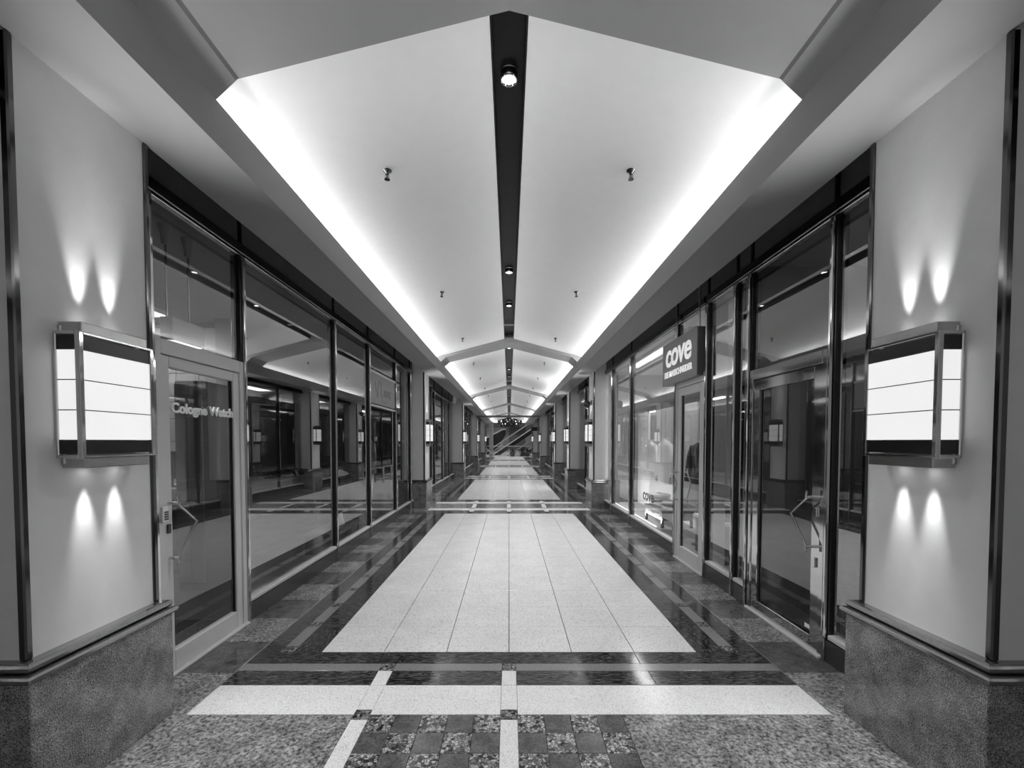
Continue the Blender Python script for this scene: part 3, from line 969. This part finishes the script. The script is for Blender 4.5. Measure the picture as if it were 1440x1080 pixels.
def shirt(y, z, label, mat, rz=0, tone=1):
    t = thing('hanging_shirt', label, 'shirt', (2.66, y, z), rz, 'shirts hanging in the shop window')
    MB().loft([(0, 0, -.72, .085, .25, .10, 6), (0, 0, -.55, .08, .235, .08, 6), (0, 0, -.30, .075, .22, .05, 6), (0, 0, -.10, .075, .225), (0, 0, -.03, .06, .17), (0, 0, .02, .045, .07)], 28).build('body', mat, t)
    for q in (-1, 1):
        MB().tube([(0, q * .19, -.07), (.005, q * .27, -.22), (.01, q * .30, -.42), (.01, q * .31, -.60)], [.055, .055, .05, .045], 10).build('sleeve', mat, t)
    MB().loft([(0, 0, .0, .05, .075), (0, 0, .05, .045, .065)], 16).build('collar', mat, t)
    hk = MB().tube([(0, -.17, .0), (0, 0, .06), (0, .17, .0)], .006, 6).tube([(0, 0, .06), (0, 0, .12), (0, .025, .15), (0, .0, .175), (0, -.02, .16)], .004, 6).build('hanger', M['chrome'], t)
    MB().tube([(0, 0, .17), (0, 0, 3.08 - z)], .002, 5).build('wire', M['steel'], hk)
shirt(8.36, 1.50, 'white shirt hanging in the right shop window, the far one', M['cloth_w'])
shirt(7.62, 1.53, 'white shirt hanging in the right shop window, the near one', M['cloth_w'])
t = thing('display_table', 'dark wooden low table with folded shirts in the window', 'table', (2.67, 7.5, .14))
box('table_top', M['dgrey'], t, -.26, .26, -.45, .45, .24, .28, .004)
box('apron', M['black'], t, -.24, .24, -.43, .43, .12, .24, .004)
for a in (-1, 1):
    for b in (-1, 1): box('leg', M['black'], t, a * .21, a * .25, b * .39, b * .43, 0, .12, .003)
def folded(x, y, z, label, mat, rz=0, w_=.15, d_=.19, h_=.05):
    t = thing('folded_shirt', label, 'folded shirt', (x, y, z), rz, 'folded clothes on display')
    MB().loft([(0, 0, 0, w_ * .95, d_ * .95), (0, 0, h_ * .3, w_, d_), (0, 0, h_ * .8, w_, d_), (0, 0, h_, w_ * .9, d_ * .92)], 12).build('fold', mat, t)
    MB().loft([(0, d_ * .45, h_, .05, .04), (0, d_ * .45, h_ + .018, .042, .034)], 12).build('collar', mat, t)
k = 0
for i, (yy, nn) in enumerate(((7.75, 3), (7.25, 2))):
    for j in range(nn):
        folded(2.64, yy, (.42 + j * .072), 'folded %s shirt on the dark window table, %s stack, %s from the bottom' % (('white', 'pale', 'white')[j], ('far', 'near')[i], ORD[j]), M['cloth_w' if j != 1 else 'offwhite'], .1 * j)
t = thing('display_block', 'dark display block with white top inside the shop entrance', 'display block', (2.95, 5.80, 0))
box('body', M['dgrey'], t, -.35, .35, -.36, .42, 0, .48, .005)
box('top', M['white'], t, -.37, .37, -.38, .44, .48, .52, .004)
for i, (x, y) in enumerate(((2.80, 5.64), (3.08, 6.03))):
    for j in range(3):
        folded(x, y, (.52 + j * .077), 'folded %s garment on the display block, %s pile, %s from the bottom' % (('grey', 'dark', 'grey')[j], ('near', 'far')[i], ORD[j]), M[('cloth_g', 'cloth_d', 'cloth_g')[j]], .15 * j, .17, .2, .055)
tag(box('shop_column', M['white'], None, 2.36, 2.56, 5.28, 5.40, 0, 3.12), 'slim white column inside the right shop beside the entrance', 'column')
# shelving
t = thing('shelf_unit', 'tall open shelf unit with folded clothes in the right shop', 'shelf', (3.2, 4.62, 0))
for q in (-1, 1): box('side_panel', M['dgrey'], t, q * .48, q * .50, -.2, .2, 0, 2.3, .003)
box('back_panel', M['dgrey'], t, -.48, .48, -.2, -.19, 0, 2.3)
for i in range(6):
    box('shelf', M['offwhite'], t, -.48, .48, -.19, .2, .1 + i * .42, .125 + i * .42, .002)
for i in range(5):
    for j in range(3):
        folded(2.92 + j * .28, 4.64, .125 + i * .42, 'folded %s garment on shelf %s from the floor, %s from the window' % (('dark', 'grey', 'white')[(i + j) % 3], ORD[i], ORD[j]), M[('cloth_d', 'cloth_g', 'cloth_w')[(i + j) % 3]], 0, .12, .15, .12)

# near right shop: mat
tag(box('door_mat', M['mat'], None, 2.3, 3.6, 3.0, 4.1, 0, .012, .003), 'black door mat inside the near right shop', 'mat')
tag(box('entrance_mat', M['mat'], None, -3.4, -2.3, 2.75, 3.75, 0, .012, .003), 'black entrance mat inside the near left shop', 'mat')

# ---------------------------------------------------------------- far atrium
at = thing('wall_back', 'grey far wall of the atrium behind the escalators', 'wall', kind='structure')
box('wall_face', M['grey'], at, -14, 14, 60, 60.3, -4, 12)
for z in (-.2, 4.0):
    box('gallery_edge', M['offwhite'], at, -14, 14, 57.2, 57.5, z, z + .45)
    box('gallery_slab', M['grey'], at, -14, 14, 57.5, 60, z, z + .2)
for i in range(7):
    x = -9 + i * 3
    box('gallery_panel', M['dgrey' if i % 2 else 'offwhite'], at, x, x + 2.2, 59.9, 60, .4, 3.4)
tag(box('atrium_floor', M['terrazzo'], None, -14, 14, YEND + 1.2, 57.2, -.16, -.02), 'pale atrium floor around the escalators', 'floor', kind='structure')
tag(box('floor_edge', M['terrazzo2'], None, -2.3, 2.3, YEND, YEND + 1.2, -.16, 0), 'pale landing at the far end of the arcade', 'floor', kind='structure')
for s in (-1, 1):
    tag(box('wall_atrium_' + SIDE[s], M['grey'], None, s * 14, s * 14.3, YEND, 60, -4, 12), 'grey side wall of the atrium on the %s' % SIDE[s], 'wall', kind='structure')
    tag(box('wall_return_' + SIDE[s], M['grey'], None, s * 2.2, s * 14, YEND + .02, YEND + .2, 0, 12), 'wall beside the arcade mouth on the %s' % SIDE[s], 'wall', kind='structure')
tag(box('wall_over_arcade', M['grey'], None, -2.2, 2.2, YEND + .02, YEND + .2, 4.16, 12), 'wall above the arcade mouth facing the atrium', 'wall', kind='structure')
tag(box('ceiling_atrium', M['white'], None, -14, 14, YEND, 60.3, 8, 8.2), 'white high ceiling of the atrium', 'ceiling', kind='structure')
for s, x in ((-1, -1.68), (1, 1.9)):
    t = thing('bright_window', 'bright lit window high on the far atrium wall, %s of the chandelier' % SIDE[s], 'window', (x, 57.15, 4.25))
    box('frame', M['offwhite'], t, -.45, .45, 0, .06, -.35, .35)
    box('pane', M['bright'], t, -.41, .41, -.01, 0, -.31, .31)
light('AREA', 'atrium_light', (0, 51, 7.8), 900, (0, 0, 0), None, shape='RECTANGLE', size=16, size_y=8)

t = thing('column', 'pale round column left of the escalators at the end', 'column', (-1.80, 45.2, 0))
MB().lathe([(.23, -.02), (.23, .12), (.21, .14), (.21, 7.9)], n=24).build('shaft', M['offwhite'], t)
def escalator(x0, z0, x1, z1, y, label, under):
    t = thing('escalator', label, 'escalator', (0, y, 0))
    dx, dz = x1 - x0, z1 - z0
    L = math.hypot(dx, dz); nx, nz = -dz / L, dx / L
    def strip(o0, o1, y0, y1): return [((x0 + nx * o0), (z0 + nz * o0)), ((x1 + nx * o0), (z1 + nz * o0)), ((x1 + nx * o1), (z1 + nz * o1)), ((x0 + nx * o1), (z0 + nz * o1))], y0, y1
    for yy in (0, 1.2):
        p, a, b = strip(-.45, .0, yy, yy + .1); MB().prism(p, a, b).build('side_cladding', under, t)
        p, a, b = strip(-.03, .06, yy - .02, yy + .12); MB().prism(p, a, b).build('deck_edge', M['white'], t)
        p, a, b = strip(.06, .62, yy + .03, yy + .05); MB().prism(p, a, b).build('balustrade_glass', M['clear'], t)
        p, a, b = strip(.62, .74, yy, yy + .1); MB().prism(p, a, b).build('handrail', M['offwhite'] if yy == 0 else M['black'], t)
    p, a, b = strip(-.45, -.35, .1, 1.2); MB().prism(p, a, b).build('soffit_plate', M['black'], t)
    mb = MB()
    ns = int(dx / .4)
    for i in range(ns):
        f = i / ns
        mb.box(x0 + dx * f, x0 + dx * f + .4, .1, 1.2, z0 + dz * f - .2, z0 + dz * f + .02)
    tag(mb.build('steps', M['dgrey'], t), None, kind='stuff')
escalator(-4.2, -1.6, 4.6, 4.3, 50.4, 'rear escalator with pale handrail rising to the right', M['black'])
escalator(-1.4, -1.7, 5.0, 2.6, 47.6, 'front escalator with black side panels rising to the right', M['black'])
t = thing('stair_flank', 'black sloped stair side at the left of the atrium', 'stair', (0, 53, 0))
MB().prism([(-6, -.02), (-6, .2), (-2.6, 1.9), (-.7, 2.9), (-.4, 2.9), (-.4, 2.3), (-1.2, 1.0), (-2.4, -.02)], 0, .3).build('flank', M['black'], t)
MB().prism([(-6, .35), (-2.65, 2.02), (-.75, 3.02), (-.4, 3.02), (-.4, 2.9), (-.7, 2.9), (-2.6, 1.9), (-6, .2)], -.05, .35).build('coping', M['offwhite'], t)
# balustrade at the end of the arcade
t = thing('balustrade', 'glass balustrade with thin pale handrail at the arcade end', 'balustrade', (0, YEND + 1.1, 0))
MB().tube([(-2.2, 0, 1.05), (2.2, 0, 1.05)], .025, 8).build('handrail', M['steel'], t)
for i in range(4):
    x = -2.2 + i * 1.1
    box('glass_panel', M['clear'], t, x + .03, x + 1.07, -.006, .006, .08, 1.0)
for i in range(5):
    x = -2.2 + i * 1.1
    box('post', M['steel'], t, x - .015, x + .015, -.02, .02, 0, 1.04)
# stair rail at left
t = thing('handrail', 'short sloping pale handrail by the left column', 'handrail', (-2.0, YEND + .6, 0))
MB().tube([(-.35, 0, .95), (.3, 0, .35)], .03, 8).build('rail', M['white'], t)
for q in (-.25, .2): MB().tube([(q, 0, 0), (q, 0, .95 - (q + .35) * .92)], .02, 8).build('post', M['steel'], t)
# chandelier
ch = thing('chandelier', 'wide black tiered chandelier hanging in the atrium mouth', 'chandelier', (0.08, YEND + .75, 0))
MB().tube([(0, 0, 4.1), (0, 0, 8)], .03, 8).build('stem', M['black'], ch)
for i, (r_, z_) in enumerate(((1.15, 4.1), (1.2, 3.8), (1.15, 3.5), (.9, 3.25))):
    rk = min(r_, 1.2)
    MB().tube([(rk * math.cos(2 * PI * q / 24), .45 * rk * math.sin(2 * PI * q / 24), z_) for q in range(25)], .03, 6).build('hoop', M['black'], ch)
    dm = MB()
    for q in range(26):
        a = 2 * PI * q / 26
        for rr in (1, .6):
            x, y = rr * rk * math.cos(a), .45 * rr * rk * math.sin(a)
            dm.box(x - .05, x + .05, y - .03, y + .03, z_ - .20 - .05 * (q % 3), z_ + .04)
    tag(dm.build('pendant_plates', M['black'], ch), None, kind='stuff')
    bb = MB()
    for q in range(7):
        a = 2 * PI * (q + .5 * i) / 7
        x, y = .8 * rk * math.cos(a), -.42 * rk
        bb.box(x - .03, x + .03, y - .03, y + .03, z_ - .05, z_ + .02)
    tag(bb.build('bulbs', M['bright'], ch), None, kind='stuff')
# dark hanging sign near the last right pilaster
t = thing('hanging_box_sign', 'small dark box sign hanging before the last right pilaster', 'sign', (2.02, CP + P * 4 - .6, 2.5))
box('case', M['black'], t, -.28, .28, -.05, .05, -.15, .15, .005)
for q in (-.2, .2): MB().tube([(q, 0, .15), (q, 0, .6)], .01, 6).build('rod', M['steel'], t)
# planters and little stall at the far end
def planter(x, y, label):
    t = thing('planter', label, 'planter', (x, y, -.02))
    MB().lathe([(.22, 0), (.30, .45), (.32, .5), (.28, .5)], n=18).build('pot', M['dgrey'], t)
    mb = MB()
    for q in range(60):
        a = random.uniform(0, 2 * PI); e = random.uniform(.2, 1.4); l = random.uniform(.25, .5)
        d = Vector((math.cos(a) * math.cos(e), math.sin(a) * math.cos(e), math.sin(e)))
        p = Vector((0, 0, .48)); sd = d.cross(Vector((0, 0, 1))).normalized() * .035
        mb.add([p, p + d * l * .5 + sd, p + d * l, p + d * l * .5 - sd], [(0, 1, 2, 3)])
    tag(mb.build('leaves', M['cloth_d'], t), None, kind='stuff')
planter(.35, 46.2, 'dark potted plant near the foot of the front escalator')
planter(1.35, 46.4, 'dark potted plant right of the escalator foot')
planter(1.9, 46.0, 'dark potted plant beside the last right pilaster')
